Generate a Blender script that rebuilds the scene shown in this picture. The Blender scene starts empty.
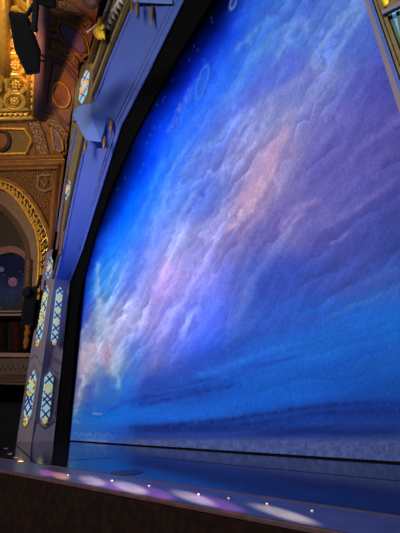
import bpy, bmesh, math, random
import numpy as np
from mathutils import Vector, Matrix
random.seed(7); rng=np.random.default_rng(11)
sc=bpy.context.scene; COL=sc.collection
# ---------------------------------------------------------------- camera
F=388.276; H=0.7
R=np.array([[0.7587081598,0.2354341816,0.6073982832],[0.651255613,-0.2525166751,-0.7156126433],[-0.015101482,0.938512693,-0.3449142941]])
cam=bpy.data.cameras.new('camera'); camo=bpy.data.objects.new('camera',cam); COL.objects.link(camo)
m=Matrix.Identity(4)
for i in range(3):
    for j in range(3): m[i][j]=float(R[i,j])
m[2][3]=H; camo.matrix_world=m
cam.sensor_fit='VERTICAL'; cam.sensor_height=24; cam.lens=24*F/533; cam.clip_start=0.02
sc.camera=camo
C0=np.array([0,0,H])
def ray(x,y): return R@np.array([x-200,266.5-y,-F])
def PY(x,y,Y): d=ray(x,y); return C0+d*(Y/d[1])
def PZ(x,y,Z=0): d=ray(x,y); return C0+d*((Z-H)/d[2])
def PX(x,y,X): d=ray(x,y); return C0+d*(X/d[0])
class Plane:
    def __init__(s,p,n): s.p=np.array(p,float); n=np.array(n,float); s.n=n/np.linalg.norm(n)
    def at(s,x,y,off=0.):
        d=ray(x,y); t=((s.p+s.n*off-C0)@s.n)/(d@s.n); return C0+d*t
# ---------------------------------------------------------------- materials
MATS={}
def lin(c): return tuple(((v/255)/12.92 if v/255<=.04045 else ((v/255+.055)/1.055)**2.4) for v in c)
def mat(name,c,rough=.6,metal=0.,var=0.15,scale=6.,bump=.15,c2=None,spec=.15,emit=None,es=0.,coat=0.,kind='noise'):
    if name in MATS: return MATS[name]
    M=bpy.data.materials.new(name); M.use_nodes=True; nt=M.node_tree; b=nt.nodes['Principled BSDF']
    tc=nt.nodes.new('ShaderNodeTexCoord')
    if kind=='voronoi': n=nt.nodes.new('ShaderNodeTexVoronoi'); n.inputs['Scale'].default_value=scale; fac=n.outputs['Distance']
    elif kind=='wave':
        n=nt.nodes.new('ShaderNodeTexWave'); n.inputs['Scale'].default_value=scale; n.inputs['Distortion'].default_value=6; n.inputs['Detail'].default_value=3; fac=n.outputs['Fac']
    else:
        n=nt.nodes.new('ShaderNodeTexNoise'); n.inputs['Scale'].default_value=scale; n.inputs['Detail'].default_value=5; fac=n.outputs['Fac']
    nt.links.new(tc.outputs['Object'],n.inputs['Vector'])
    r=nt.nodes.new('ShaderNodeValToRGB')
    a=lin(c); bb=lin(c2) if c2 else tuple(min(1,v*(1+var)) for v in a); aa=a if c2 else tuple(v*(1-var) for v in a)
    r.color_ramp.elements[0].color=(*aa,1); r.color_ramp.elements[1].color=(*bb,1)
    r.color_ramp.elements[0].position=.3; r.color_ramp.elements[1].position=.7
    nt.links.new(fac,r.inputs['Fac']); nt.links.new(r.outputs['Color'],b.inputs['Base Color'])
    b.inputs['Roughness'].default_value=rough; b.inputs['Metallic'].default_value=metal; b.inputs['Specular IOR Level'].default_value=spec
    if coat: b.inputs['Coat Weight'].default_value=coat
    if bump:
        bp=nt.nodes.new('ShaderNodeBump'); bp.inputs['Strength'].default_value=bump; bp.inputs['Distance'].default_value=.02
        nt.links.new(fac,bp.inputs['Height']); nt.links.new(bp.outputs['Normal'],b.inputs['Normal'])
    if emit: b.inputs['Emission Color'].default_value=(*lin(emit),1); b.inputs['Emission Strength'].default_value=es
    MATS[name]=M; return M
gold=mat('gilt plaster',(168,112,26),.42,.25,.3,9,.5)
goldb=mat('bright gilding',(200,145,48),.35,.3,.2,12,.3)
brown=mat('brown plaster',(104,58,14),.7,0,.25,7,.4)
dbrown=mat('dark brown plaster',(58,32,12),.7,0,.3,9,.5)
rust=mat('russet plaster',(112,62,30),.7,0,.2,10,.4)
plum=mat('plum painted panel',(100,66,72),.7,0,.2,14,.3)
mauve=mat('mauve painted moulding',(88,58,48),.6,0,.15,8,.2)
mosaic=mat('gold and plum filigree',(36,20,30),.55,.1,.2,20,.8,c2=(140,92,34),kind='voronoi')
filig=mat('brown relief scrollwork',(66,36,8),.6,0,.2,5,1.,c2=(96,58,18),kind='wave')
lace=mat('dark lattice plaster',(18,14,12),.7,0,.2,16,.8,c2=(70,50,28),kind='wave')
towerm=mat('taupe painted tower',(96,86,96),.65,0,.06,3,.05)
revealm=mat('lavender painted reveal',(56,72,134),.6,0,.05,2,.04)
ochre=mat('ochre painted header face',(92,78,50),.6,0,.2,6,.2)
ochred=mat('dark ochre groove',(42,34,22),.7,0,.2,6,.2)
line=mat('dark blue-grey groove line',(55,52,82),.7,0,.1,6,0)
black=mat('black velour',(3,3,4),1,0,.2,20,.1,spec=.05)
blackp=mat('black painted cabinet',(4,4,4),.8,0,.3,30,.1,spec=.12)
bluebar=mat('dark blue leading',(24,42,120),.5,0,.1,10,0)
glass=mat('backlit pale cyan glass',(90,120,130),.3,0,.2,14,0,emit=(160,196,208),es=.62)
yglass=mat('backlit amber glass',(190,160,30),.3,0,.2,14,0,emit=(190,160,40),es=.6)
oglass=mat('backlit orange glass',(190,120,40),.3,0,.2,14,0,emit=(185,145,70),es=.45)
wood=mat('dark brown stage fascia',(20,11,8),.9,0,.35,12,.25,spec=.03)
lip=mat('worn stage nosing',(58,38,40),.6,0,.3,10,.2)
stage=mat('glossy black stage floor',(20,20,30),.1,0,.35,3,.01,spec=.6)
apron=mat('glossy violet grey apron',(58,56,84),.28,0,.2,5,.03,spec=.5)
seam=mat('floor seam',(70,50,45),.5,0,.2,8,0)
white=mat('white painted plaster',(205,200,195),.6,0,.1,8,.1)
drape=mat('brown swag velvet',(96,60,46),.85,0,.35,9,.5)
frieze=mat('beige frieze plaster',(52,34,26),.7,0,.2,8,.4)
figgold=mat('bright gold leaf',(205,170,50),.45,.1,.2,14,.3)
darkvoid=mat('dark recess paint',(10,8,8),.9,0,.2,8,0,spec=.1)
# ---------------------------------------------------------------- mesh helpers
def V(p): return Vector([float(q) for q in p])
class MB:
    def __init__(s): s.bm=bmesh.new()
    def poly(s,pts): return s.bm.faces.new([s.bm.verts.new(V(p)) for p in pts])
    def prism(s,pts,off):     # closed solid from a polygon and its offset copy
        n=len(pts); o=np.array(off,float)
        a=[s.bm.verts.new(V(p)) for p in pts]; b=[s.bm.verts.new(V(np.array(p)+o)) for p in pts]
        s.bm.faces.new(a); s.bm.faces.new(b[::-1])
        for i in range(n): s.bm.faces.new((a[i],b[i],b[(i+1)%n],a[(i+1)%n]))
        return s
    def loft(s,A,B,thick_off=None):
        a=[s.bm.verts.new(V(p)) for p in A]; b=[s.bm.verts.new(V(p)) for p in B]
        for i in range(len(A)-1): s.bm.faces.new((a[i],a[i+1],b[i+1],b[i]))
        return s
    def hull(s,pts):
        vs=[s.bm.verts.new(V(p)) for p in pts]; bmesh.ops.convex_hull(s.bm,input=vs); return s
    def box(s,lo,hi):
        x0,y0,z0=lo;x1,y1,z1=hi
        return s.prism([(x0,y0,z0),(x1,y0,z0),(x1,y1,z0),(x0,y1,z0)],(0,0,z1-z0))
    def tube(s,pts,r,seg=6,closed=False,rr=None):
        pts=[np.array(p,float) for p in pts]; n=len(pts); rings=[]
        prev=None
        for i,p in enumerate(pts):
            if closed: t=pts[(i+1)%n]-pts[i-1]
            else: t=pts[min(i+1,n-1)]-pts[max(i-1,0)]
            t=t/(np.linalg.norm(t)+1e-9)
            if prev is None:
                up=np.array([0,0,1.]) if abs(t[2])<.9 else np.array([1.,0,0])
                a=np.cross(t,up)
            else: a=prev-t*(prev@t)
            a/=np.linalg.norm(a)+1e-9; prev=a; b=np.cross(t,a)
            q=rr[i] if rr else r
            rings.append([s.bm.verts.new(V(p+q*(a*math.cos(k*2*math.pi/seg)+b*math.sin(k*2*math.pi/seg)))) for k in range(seg)])
        m=n if closed else n-1
        for i in range(m):
            A=rings[i];B=rings[(i+1)%n]
            for k in range(seg): s.bm.faces.new((A[k],A[(k+1)%seg],B[(k+1)%seg],B[k]))
        if not closed: s.bm.faces.new(rings[0][::-1]); s.bm.faces.new(rings[-1])
        return s
    def ball(s,c,r,sub=2,sc_=(1,1,1)):
        g=bmesh.ops.create_icosphere(s.bm,subdivisions=sub,radius=1)
        for v in g['verts']: v.co=Vector((c[0]+v.co.x*r*sc_[0],c[1]+v.co.y*r*sc_[1],c[2]+v.co.z*r*sc_[2]))
        return s
    def build(s,name,M,parent=None,smooth=False,bevel=0):
        bmesh.ops.recalc_face_normals(s.bm,faces=s.bm.faces)
        me=bpy.data.meshes.new(name); s.bm.to_mesh(me); s.bm.free()
        if smooth:
            for p in me.polygons: p.use_smooth=True
        o=bpy.data.objects.new(name,me); COL.objects.link(o); me.materials.append(M)
        if parent is not None:
            o.parent=parent; o.matrix_parent_inverse=parent.matrix_world.inverted() if False else Matrix.Translation(-parent_loc(parent))
        if bevel:
            b=o.modifiers.new('bevel','BEVEL'); b.width=bevel; b.segments=2; b.limit_method='ANGLE'
        return o
def parent_loc(p):
    v=Vector((0,0,0))
    while p is not None:
        v+=p.location; v+= p.matrix_parent_inverse.translation if p.parent else Vector((0,0,0)); p=p.parent
    return v
def tag(o,label=None,cat=None,group=None,kind=None):
    if label:o['label']=label
    if cat:o['category']=cat
    if group:o['group']=group
    if kind:o['kind']=kind
    return o
def thing(name,label,cat,loc,group=None):
    o=bpy.data.objects.new(name,None); COL.objects.link(o); o.location=V(loc); o.empty_display_size=.2
    return tag(o,label,cat,group)
def struct(o): o['kind']='structure'; return o
def ell(cx,cy,rx,ry,n=24,a0=0,a1=360,rot=0):
    r=math.radians(rot); out=[]
    for k in range(n):
        t=math.radians(a0+(a1-a0)*k/(n if a1-a0==360 else n-1))
        x=rx*math.cos(t);y=ry*math.sin(t); out.append((cx+x*math.cos(r)-y*math.sin(r),cy+x*math.sin(r)+y*math.cos(r)))
    return out
def smooth_line(pts,n=6):
    P=[np.array(p,float) for p in pts]; P=[2*P[0]-P[1]]+P+[2*P[-1]-P[-2]]; out=[]
    for i in range(1,len(P)-2):
        for k in range(n):
            t=k/n; out.append(.5*((2*P[i])+(-P[i-1]+P[i+1])*t+(2*P[i-1]-5*P[i]+4*P[i+1]-P[i+2])*t*t+(-P[i-1]+3*P[i]-3*P[i+1]+P[i+2])*t**3))
    out.append(P[-2]); return out
# ---------------------------------------------------------------- stage
YE=2.62; YC=5.93
b=MB(); b.box((-16,3.19,-.12),(6,9.5,0)); struct(b.build('floor',stage))
b=MB(); b.box((-16,YE,-.12),(6,3.17,0)); struct(b.build('floor_apron',apron))
b=MB(); b.box((-16,3.165,-.1),(6,3.195,.003)); struct(b.build('trim_1',seam))
b=MB(); b.box((-16,YE-.03,-.035),(6,YE,.002)); struct(b.build('trim_2',lip,bevel=.008))
b=MB(); b.box((-16,YE-.01,-1.3),(6,YE+.15,-.12)); b.box((-16,YE-.012,-.12),(6,YE+.1,-.035)); struct(b.build('wall_stage_front',wood))
b=MB(); b.box((-16,-3,-1.4),(6,YE+.2,-1.3)); struct(b.build('floor_orchestra',dbrown))
for i,(p,q) in enumerate([((150,457),(400,481)),((15,444),(60,485)),((40,462),(110,458))]):
    A=PZ(*p);B=PZ(*q); d=B-A; d/=np.linalg.norm(d); n=np.array([-d[1],d[0],0])*.012
    if i==1: B=A+(B-A)*((YE+.56-A[1])/(B[1]-A[1]))
    b=MB(); b.prism([A-n,B-n,B+n,A+n],(0,0,.002)); struct(b.build('trim_%d'%(3+i),darkvoid))
c=PZ(127,472.5)
b=MB(); b.prism([c+np.array([.2*math.cos(t),.2*math.sin(t),0]) for t in np.linspace(0,2*math.pi,28,endpoint=False)],(0,0,.004))
tag(b.build('floor_plate',mat('dull dark steel',(12,14,24),.35,0,.2,8,0)),'round dark cover plate set flush in the glossy stage floor','floor plate')
# small footlight lenses along the apron
for i,(x,y) in enumerate([(68,475),(112,480.6),(149,486),(198.6,494.4),(228.6,498.5),(267,504),(312,511),(22,455)]):
    c=PZ(x,y,0)
    if i<7:
        t=MB(); t.prism([c+np.array([.009*math.cos(a),.009*math.sin(a),0]) for a in np.linspace(0,6.283,10,endpoint=False)],(0,0,.006))
        where=['beside the reflected stained glass','just behind the apron seam at the left','between the first pink and white light pools','left of the wide white light pool','above the middle white light pool','inside the right hand violet pool','rightmost on the apron near the camera'][i]
        tag(t.build('footlight_stud',mat('glowing stud lens',(200,180,170),.3,0,.1,5,0,emit=(255,210,190),es=.5)),'tiny glowing footlight stud '+where,'footlight',group='studs along the apron')
# ---------------------------------------------------------------- show curtain artwork
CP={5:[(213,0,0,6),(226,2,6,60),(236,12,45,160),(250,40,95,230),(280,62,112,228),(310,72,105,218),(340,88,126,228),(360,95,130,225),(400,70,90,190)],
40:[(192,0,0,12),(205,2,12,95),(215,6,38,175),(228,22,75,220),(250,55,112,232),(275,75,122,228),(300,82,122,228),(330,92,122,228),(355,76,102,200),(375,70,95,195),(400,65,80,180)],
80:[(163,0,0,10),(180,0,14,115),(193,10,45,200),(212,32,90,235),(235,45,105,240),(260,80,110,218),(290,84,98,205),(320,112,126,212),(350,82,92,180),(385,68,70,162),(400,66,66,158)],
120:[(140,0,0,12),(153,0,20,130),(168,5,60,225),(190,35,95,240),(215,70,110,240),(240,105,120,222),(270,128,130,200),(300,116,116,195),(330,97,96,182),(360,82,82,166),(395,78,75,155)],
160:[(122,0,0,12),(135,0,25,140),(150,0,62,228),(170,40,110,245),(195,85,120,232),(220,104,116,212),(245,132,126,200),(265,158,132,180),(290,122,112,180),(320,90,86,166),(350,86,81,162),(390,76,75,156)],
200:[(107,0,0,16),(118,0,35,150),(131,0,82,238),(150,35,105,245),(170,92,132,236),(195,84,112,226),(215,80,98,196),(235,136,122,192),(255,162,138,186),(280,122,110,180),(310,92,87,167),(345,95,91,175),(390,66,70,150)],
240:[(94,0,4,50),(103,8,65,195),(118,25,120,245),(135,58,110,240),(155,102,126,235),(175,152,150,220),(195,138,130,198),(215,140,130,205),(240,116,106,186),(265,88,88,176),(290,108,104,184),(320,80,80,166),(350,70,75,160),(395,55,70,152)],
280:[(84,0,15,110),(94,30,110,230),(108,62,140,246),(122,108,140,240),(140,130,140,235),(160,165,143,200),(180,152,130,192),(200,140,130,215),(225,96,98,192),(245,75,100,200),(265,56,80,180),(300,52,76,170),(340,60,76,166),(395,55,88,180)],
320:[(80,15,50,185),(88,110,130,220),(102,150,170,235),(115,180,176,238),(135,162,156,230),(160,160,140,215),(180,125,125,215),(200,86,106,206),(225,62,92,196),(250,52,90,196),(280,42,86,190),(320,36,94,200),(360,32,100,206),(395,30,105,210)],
355:[(76,80,75,150),(84,190,182,222),(95,196,190,235),(107,175,160,200),(120,165,170,240),(135,88,126,235),(155,116,120,215),(175,82,100,205),(200,46,85,196),(230,36,85,196),(270,32,95,205),(310,30,100,205),(350,30,95,200),(395,30,95,196)],
390:[(73,100,105,165),(82,130,130,195),(95,80,120,215),(110,60,125,225),(122,50,128,235),(135,35,98,218),(150,42,76,180),(175,36,80,186),(200,30,75,176),(230,26,88,198),(270,26,92,198),(310,26,90,195),(350,25,82,182),(395,25,75,170)],
415:[(72,60,130,220),(95,30,122,236),(115,25,118,236),(135,30,108,230),(160,34,104,222),(200,32,98,214),(240,26,86,192),(280,26,78,180),(320,26,68,168),(360,26,58,148),(395,26,55,138)],
432:[(70,62,112,212),(95,42,104,208),(118,36,88,195),(140,30,58,145),(180,32,56,146),(230,28,55,140),(280,28,50,130),(340,28,50,125),(395,32,56,130)],  # left end painted brighter to carry a light beam and its edge
446:[(68,80,115,215),(95,80,110,210),(118,70,95,185),(140,85,92,150),(230,86,92,150),(340,84,90,145),(400,80,88,142)]}
def vnoise(x,y,seed):
    g=np.random.default_rng(seed).random((64,64)); xi=np.floor(x).astype(int);yi=np.floor(y).astype(int);fx=x-xi;fy=y-yi
    fx=fx*fx*(3-2*fx);fy=fy*fy*(3-2*fy); a=g[xi%64,yi%64];b_=g[(xi+1)%64,yi%64];c_=g[xi%64,(yi+1)%64];d=g[(xi+1)%64,(yi+1)%64]
    return (a*(1-fx)+b_*fx)*(1-fy)+(c_*(1-fx)+d*fx)*fy
def fbm(x,y,seed,o=4):
    s=0;a=.5;t=0
    for k in range(o): s=s+a*vnoise(x*2**k+k*7.3,y*2**k+k*3.1,seed+k);t+=a;a*=.55
    return s/t-.5
def sst(a,b_,x): t=np.clip((x-a)/(b_-a),0,1); return t*t*(3-2*t)
def rowcol(y0,xx):
    r=CP[y0]; X_=[p[0] for p in r]; return np.stack([np.interp(xx,X_,[p[k] for p in r]) for k in (1,2,3)],-1)
def shearof(y): return np.interp(y,[0,120,260,310,360,450],[.62,.58,.42,.2,.05,0])
# strokes of the painting: polyline, width, colour, strength, roughness
ST=[
 # streaks and cloud edges, upper part
 ([(234,52),(262,25),(290,5)],4,(105,150,240),.5),([(222,110),(245,70),(275,35),(300,18)],5,(105,145,240),.45),
 ([(275,62),(290,35),(303,18),(310,40)],4,(125,150,240),.5),([(283,75),(276,50)],3,(125,150,240),.4),
 ([(310,68),(322,45),(340,22),(362,2)],5,(130,155,238),.55),([(328,66),(345,40),(365,10)],4,(130,155,235),.45),
 ([(250,100),(262,82),(285,60),(300,50)],7,(78,88,195),.5),([(225,128),(240,105),(258,85)],5,(75,90,205),.45),
 ([(252,20),(270,12),(290,14),(305,14)],6,(62,95,205),.5),([(318,75),(308,90),(300,105)],6,(85,90,180),.35),
 ([(255,118),(275,95),(300,80),(330,62)],8,(140,140,208),.4),([(270,135),(300,105),(340,70)],9,(138,135,205),.35),
 ([(232,140),(243,124),(262,100)],4,(130,135,232),.4),
 ([(180,175),(200,150),(222,135),(232,120)],3,(120,150,245),.5),([(190,165),(205,160),(226,145)],9,(88,105,208),.5),
 ([(228,150),(240,130),(255,112)],3,(150,150,235),.45),([(222,188),(222,175),(235,152),(250,140)],3,(155,150,225),.55),
 ([(237,205),(258,182),(275,152),(290,120)],8,(172,140,165),.5),([(228,232),(245,208),(262,178)],4,(190,160,185),.5),
 ([(248,215),(262,190),(276,165)],4,(198,165,190),.5),([(238,240),(256,215),(275,192)],4,(150,125,180),.5),
 ([(258,218),(280,180),(300,140)],8,(135,118,172),.4),([(260,245),(275,215),(292,190)],7,(105,92,165),.45),
 ([(200,215),(213,196),(224,178)],8,(105,122,205),.5),([(222,222),(228,205),(240,196)],3,(160,145,205),.5),
 ([(180,250),(200,228),(218,215),(226,190)],4,(150,150,220),.45),
 ([(165,210),(175,180),(185,160)],5,(60,100,235),.4),([(172,240),(180,215),(196,190)],5,(130,150,230),.4),
 ([(160,205),(172,170),(190,140)],3,(105,150,250),.45),([(150,245),(158,215),(170,190)],3,(130,160,250),.4),
 ([(130,245),(142,215),(152,190),(165,150)],3,(60,140,255),.4),([(118,240),(128,215),(138,185)],5,(0,100,250),.5),
 ([(175,150),(178,125),(190,95),(203,75)],4,(60,115,245),.4),
 # right upper faint clouds
 ([(345,165),(360,148),(378,135),(398,118)],5,(112,102,188),.5),([(352,185),(375,162),(398,150)],7,(102,95,182),.4),
 ([(330,175),(350,160),(362,145)],4,(105,98,182),.3),([(320,228),(345,215),(375,195),(398,178)],5,(118,110,190),.5),
 ([(330,245),(350,232)],2,(125,120,205),.6),([(365,215),(398,200)],9,(70,76,160),.5),
 ([(335,205),(365,190),(390,180)],7,(76,72,155),.35),
 ([(281,250),(283,228),(293,212),(308,203),(320,200)],4,(158,128,205),.6),([(285,240),(292,225),(304,212)],3,(170,140,215),.5),
 ([(290,240),(310,222),(332,210)],8,(118,108,182),.4),([(270,230),(285,208),(300,196)],6,(92,82,155),.4),
 # middle
 ([(228,330),(240,308),(250,285),(268,262),(280,246),(284,236)],5,(110,125,215),.55),([(234,322),(248,300),(256,278)],3,(92,120,225),.5),
 ([(226,345),(240,330),(252,312)],8,(70,105,210),.45),([(258,300),(275,270),(300,262)],16,(50,70,172),.5),
 ([(205,335),(222,310),(240,285)],6,(78,90,190),.45),([(185,338),(205,315),(225,290)],5,(100,105,195),.4),
 ([(168,342),(178,320),(195,305),(215,285),(228,262)],5,(95,100,192),.35),([(210,305),(222,282),(230,270)],4,(95,120,220),.45),
 ([(155,335),(165,318),(178,300)],3,(165,160,235),.4),([(158,300),(162,275),(172,262)],12,(192,158,212),.45),
 ([(180,320),(185,290),(190,262),(200,250)],4,(150,145,225),.5),([(150,300),(155,275),(162,262)],4,(135,125,215),.5),
 ([(138,290),(145,265),(155,250)],3,(145,150,240),.45),([(126,290),(134,265),(142,245)],4,(70,110,235),.45),
 ([(146,262),(150,245)],4,(150,150,240),.45),([(120,300),(135,275),(148,262)],4,(100,120,235),.4),
 ([(98,300),(96,275),(100,262)],3,(150,190,250),.6),([(104,300),(108,280),(118,262)],3,(120,180,250),.5),([(108,296),(122,268),(130,246)],2.5,(90,160,250),.5),
 ([(140,345),(150,335),(170,300)],7,(120,120,220),.3),([(125,340),(132,320),(140,305)],9,(190,180,240),.45),
 # the towering cloud at the left, brightened as if under a light spot
 ([(95,342),(98,322),(101,306),(98,298)],5.5,(195,205,245),.55),([(102,318),(107,332),(110,345)],5,(200,200,245),.55),
 ([(110,345),(116,332),(121,322)],3,(200,195,245),.6),([(84,325),(88,312),(94,300)],4,(60,90,215),.5),
 ([(82,345),(84,332),(88,322)],3,(200,200,240),.5),([(92,345),(92,328)],4,(110,110,200),.5),([(113,376),(113,356),(110,345)],4.5,(200,205,250),.55),
 ([(118,390),(117,372),(121,350)],3,(170,200,255),.55),([(105,350),(106,368)],4,(178,145,180),.5),([(87,374),(89,358),(92,342)],6,(206,190,205),.6),
 ([(80,372),(82,362),(80,352)],4,(205,190,205),.5),([(83,388),(84,378),(80,375)],2.5,(225,225,250),.7),([(78,398),(82,388),(88,380)],3,(200,205,245),.6),
 ([(74,415),(78,400),(80,392)],3,(190,180,220),.5),([(86,412),(90,395),(88,385)],7,(60,85,190),.5),([(96,395),(100,378),(98,360)],4,(130,150,225),.5),
 ([(104,410),(108,390),(104,375)],7,(62,98,205),.45),([(120,406),(122,388),(128,370)],4,(60,110,230),.4),([(118,404),(121,398)],4,(40,75,190),.5),
 ([(112,410),(122,404),(130,402)],5,(35,75,185),.55),([(84,416),(95,414),(115,408)],4,(35,80,195),.5),([(92,414),(102,413.5)],1.5,(150,185,240),.6),
 # foam line bottom left
 ([(73,436),(76,433),(79,436),(83,434),(86,436),(90,434),(94,438),(98,433),(103,437),(108,434),(114,438)],1.5,(130,165,235),.35),
 ([(72,424),(76,421),(80,424)],1.5,(140,180,240),.5),([(85,440),(95,441),(108,441)],1.5,(140,160,220),.5),
 # lower clouds and sea
 ([(132,402),(150,396),(185,388),(225,377),(260,366),(300,358)],4,(26,54,150),.65),([(133,406),(165,400),(200,392),(240,384)],4,(26,54,146),.6),
 ([(140,398),(145,385),(152,380),(158,384)],7,(45,72,180),.55),([(160,383),(180,370),(205,362)],12,(42,72,180),.4),
 ([(150,394),(175,390),(205,383),(232,376)],2,(40,100,215),.5),([(135,388),(142,372),(152,350)],6,(110,120,220),.4),
 ([(150,370),(158,355),(165,340)],4,(130,130,225),.45),([(145,365),(150,350)],3,(75,95,205),.4),
 ([(196,376),(210,372),(230,366),(262,352),(300,342)],5,(45,115,232),.6),([(215,378),(250,370),(290,362),(340,352)],4,(35,105,220),.5),
 ([(205,360),(235,345),(265,330)],8,(38,70,170),.45),([(250,350),(300,335),(345,322),(398,308)],7,(34,95,200),.45),
 ([(250,340),(290,325),(340,312)],7,(50,80,180),.4),([(320,322),(350,308),(380,296),(399,284)],3,(62,112,205),.6),([(335,300),(360,285),(398,266)],6,(62,84,172),.4),
 ([(360,285),(398,268)],4,(70,100,190),.4),([(300,378),(350,360),(398,345)],9,(24,82,190),.35),([(120,420),(180,414),(250,402),(330,395)],8,(28,100,222),.4),
 ([(132,427),(160,427),(200,423),(250,417),(300,409),(350,404),(399,402)],3.5,(24,48,128),.75),([(135,430),(200,428),(260,423),(320,414),(399,410)],5,(25,46,122),.7),
 ([(140,434),(200,434),(260,432)],2,(45,78,170),.4),([(280,435),(310,431),(350,433),(399,430)],3,(26,42,112),.6),([(300,425),(350,422),(399,424)],3,(36,66,145),.45),
]
def artwork(px,py):
    # gentle warping keeps painted edges irregular
    wx=fbm(px/34,py/34,3)*16+fbm(px/9,py/9,5)*5; wy=fbm(px/34,py/34,9)*14+fbm(px/9,py/9,13)*5
    fade=sst(60,110,px-(0.55*np.maximum(0,250-py))*0.5)
    x=px+wx*.6*fade; y=py+wy*.5*sst(445,400,py)*fade
    keys=sorted(CP); out=np.zeros(px.shape+(3,)); yc=np.clip(y,keys[0],keys[-1])
    for a,b_ in zip(keys[:-1],keys[1:]):
        msk=(yc>=a)&(yc<=b_)
        if not msk.any(): continue
        xx=x[msk];yy=yc[msk]; s=shearof(yy)
        ca=rowcol(a,xx+s*(yy-a)); cb=rowcol(b_,xx-s*(b_-yy)); t=((yy-a)/(b_-a)); t=(t*t*(3-2*t))[:,None]
        out[msk]=ca*(1-t)+cb*t
    above=y<keys[0]
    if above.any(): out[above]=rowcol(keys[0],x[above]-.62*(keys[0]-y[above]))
    # brushy streaks along the cloud direction
    ang=np.interp(py,[0,200,300,370,450],[1.08,1.02,.9,.35,.1])
    ang=ang-np.clip((px-250)/150,0,1)*.35*sst(20,160,py)
    ca,sa=np.cos(ang),-np.sin(ang)
    u=(px*ca+py*sa); v=(-px*sa+py*ca)
    # integrate with fixed mean directions to avoid shearing artefacts
    u1=px*.5-py*.866; v1=px*.866+py*.5; u2=px*.97-py*.24; v2=px*.24+py*.97
    k=sst(300,390,py+ (px-230)*.25)
    st1=fbm(u1/26+3*fbm(px/40,py/40,61),v1/5.2+2.2*fbm(px/45,py/45,71),21,5); st2=fbm(u2/50,v2/5.5+1.4*fbm(px/60,py/30,81),33,4)
    st=st1*(1-k)+st2*k*.55
    lum=out.mean(-1,keepdims=True)
    amp=np.clip(lum/130,0,1)*.2
    out=out*(1+1.35*amp*st[...,None])
    # fibrous brightened crests
    rdg=1-np.abs(fbm(u1/30+2*fbm(px/30,py/30,91),v1/9+3*fbm(px/28,py/28,95),44,4))*5
    rdg=np.clip(rdg,0,1)**3*(1-k)
    mid=np.clip((lum-70)/80,0,1)
    out=out+mid*rdg[...,None]*np.array([12,11,9])
    # overlapping billows: crisp lit edge fading to the lower right
    k0=k
    for lam,wa,fa,sd,g_ in ((30,1.5,.26,301,.9),(15,1.3,.3,331,.7),(8,1.2,.45,361,.8)):
        ph=v1/lam+wa*1.7*fbm(u1/75,v1/34,sd,4)+fa*2.1*fbm(u1/13,v1/8,sd+9,3)
        sfr=ph-np.floor(ph); bb=(1-sfr)**1.6*sst(0,.07,sfr)-.38
        if lam==8: k=np.clip(1-sst(175,120,px)*sst(395,350,py)*sst(255,290,py),0,1)
        am=np.clip(.35+2.2*fbm(u1/70,v1/30,sd+17,3)+.25,0,1)*mid[...,0]*(1-k)*(1-.9*sst(262,345,px+(py-200)*.1)*sst(90,180,py))*(1-.4*sst(300,380,px))
        out=out*(1+(.34*g_*am*bb)[...,None])+ (g_*am*np.maximum(bb,0))[...,None]*np.array([16,12,6])
    k=k0
    u3=px*.83-py*.56; v3=px*.56+py*.83; kr=sst(262,345,px+(py-200)*.1)*sst(90,180,py)*(1-k)
    ph=v3/24+1.1*fbm(u3/70,v3/30,501,3)+.3*fbm(px/10,py/10,511,3); sfr=ph-np.floor(ph)
    out=out*(1+(.3*kr*((1-sfr)**1.6*sst(0,.14,sfr)-.38)*np.clip(.5+2.4*fbm(u3/60,v3/24,517,3),0,1.2))[...,None])
    ph=v2/26+1.2*fbm(px/90,py/30,401,3)+.25*fbm(px/14,py/6,409,3); sfr=ph-np.floor(ph)
    out=out*(1+(.11*k*((1-sfr)**1.6*sst(0,.12,sfr)-.38)*np.clip(.5+2*fbm(u2/80,v2/20,417,2),0,1))[...,None])
    # strokes
    jx=fbm(px/9,py/9,101,3)*9; jy=fbm(px/9,py/9,131,3)*6; tex=fbm(px/4,py/4,151,3)
    for pl,w,c,al in ST:
        w=w*1.25; al=al*.9
        P=np.array(smooth_line(pl,4)); x0,y0=P.min(0)-w*4;x1,y1=P.max(0)+w*4
        mk=(px>x0)&(px<x1)&(py>y0)&(py<y1)
        if not mk.any(): continue
        jj=min(1,w/5)*(.45 if pl[0][1]>350 and w>1 and pl[0][0]>125 else 1)
        qx=px[mk]+jx[mk]*jj;qy=py[mk]+jy[mk]*jj; d=np.full(qx.shape,1e9); tt=np.zeros(qx.shape); L=len(P)-1
        for i in range(L):
            a=P[i];e=P[i+1]-a; t=np.clip(((qx-a[0])*e[0]+(qy-a[1])*e[1])/(e@e+1e-9),0,1)
            dd=np.hypot(qx-a[0]-t*e[0],qy-a[1]-t*e[1]); r=dd<d; d=np.where(r,dd,d); tt=np.where(r,(i+t)/L,tt)
        al_=min(1,al*1.25)*np.exp(-(d/(w*.62))**2)*(1+1.4*tex[mk])*np.clip(np.minimum(tt,1-tt)*6+.35,0,1)
        al_=np.clip(al_,0,1)[:,None]; out[mk]=out[mk]*(1-al_)+np.array(c)*al_
    # pale planet ring outlines and a sparkling trail
    def ring(cx,cy,rx,ry,rot,c,w,al,half=False):
        r=math.radians(rot); X=(px-cx)*math.cos(r)+(py-cy)*math.sin(r); Y=-(px-cx)*math.sin(r)+(py-cy)*math.cos(r)
        e=(np.hypot(X/rx,Y/ry)-1)*min(rx,ry); a=al*np.exp(-(e/w)**2)
        if half: a=a*sst(.5,-.5,X/rx)
        ins=(e<0)*.28*al
        return np.clip(np.maximum(a,ins),0,1)[...,None],np.array(c)
    for args in [(202,82,4.4,17,17,(75,135,235),.8,.55),(233,3,2.6,6,20,(120,145,210),.9,.8)]:
        a,c=ring(*args); out=out*(1-a)+c*a
    sp=np.random.default_rng(5)
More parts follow.
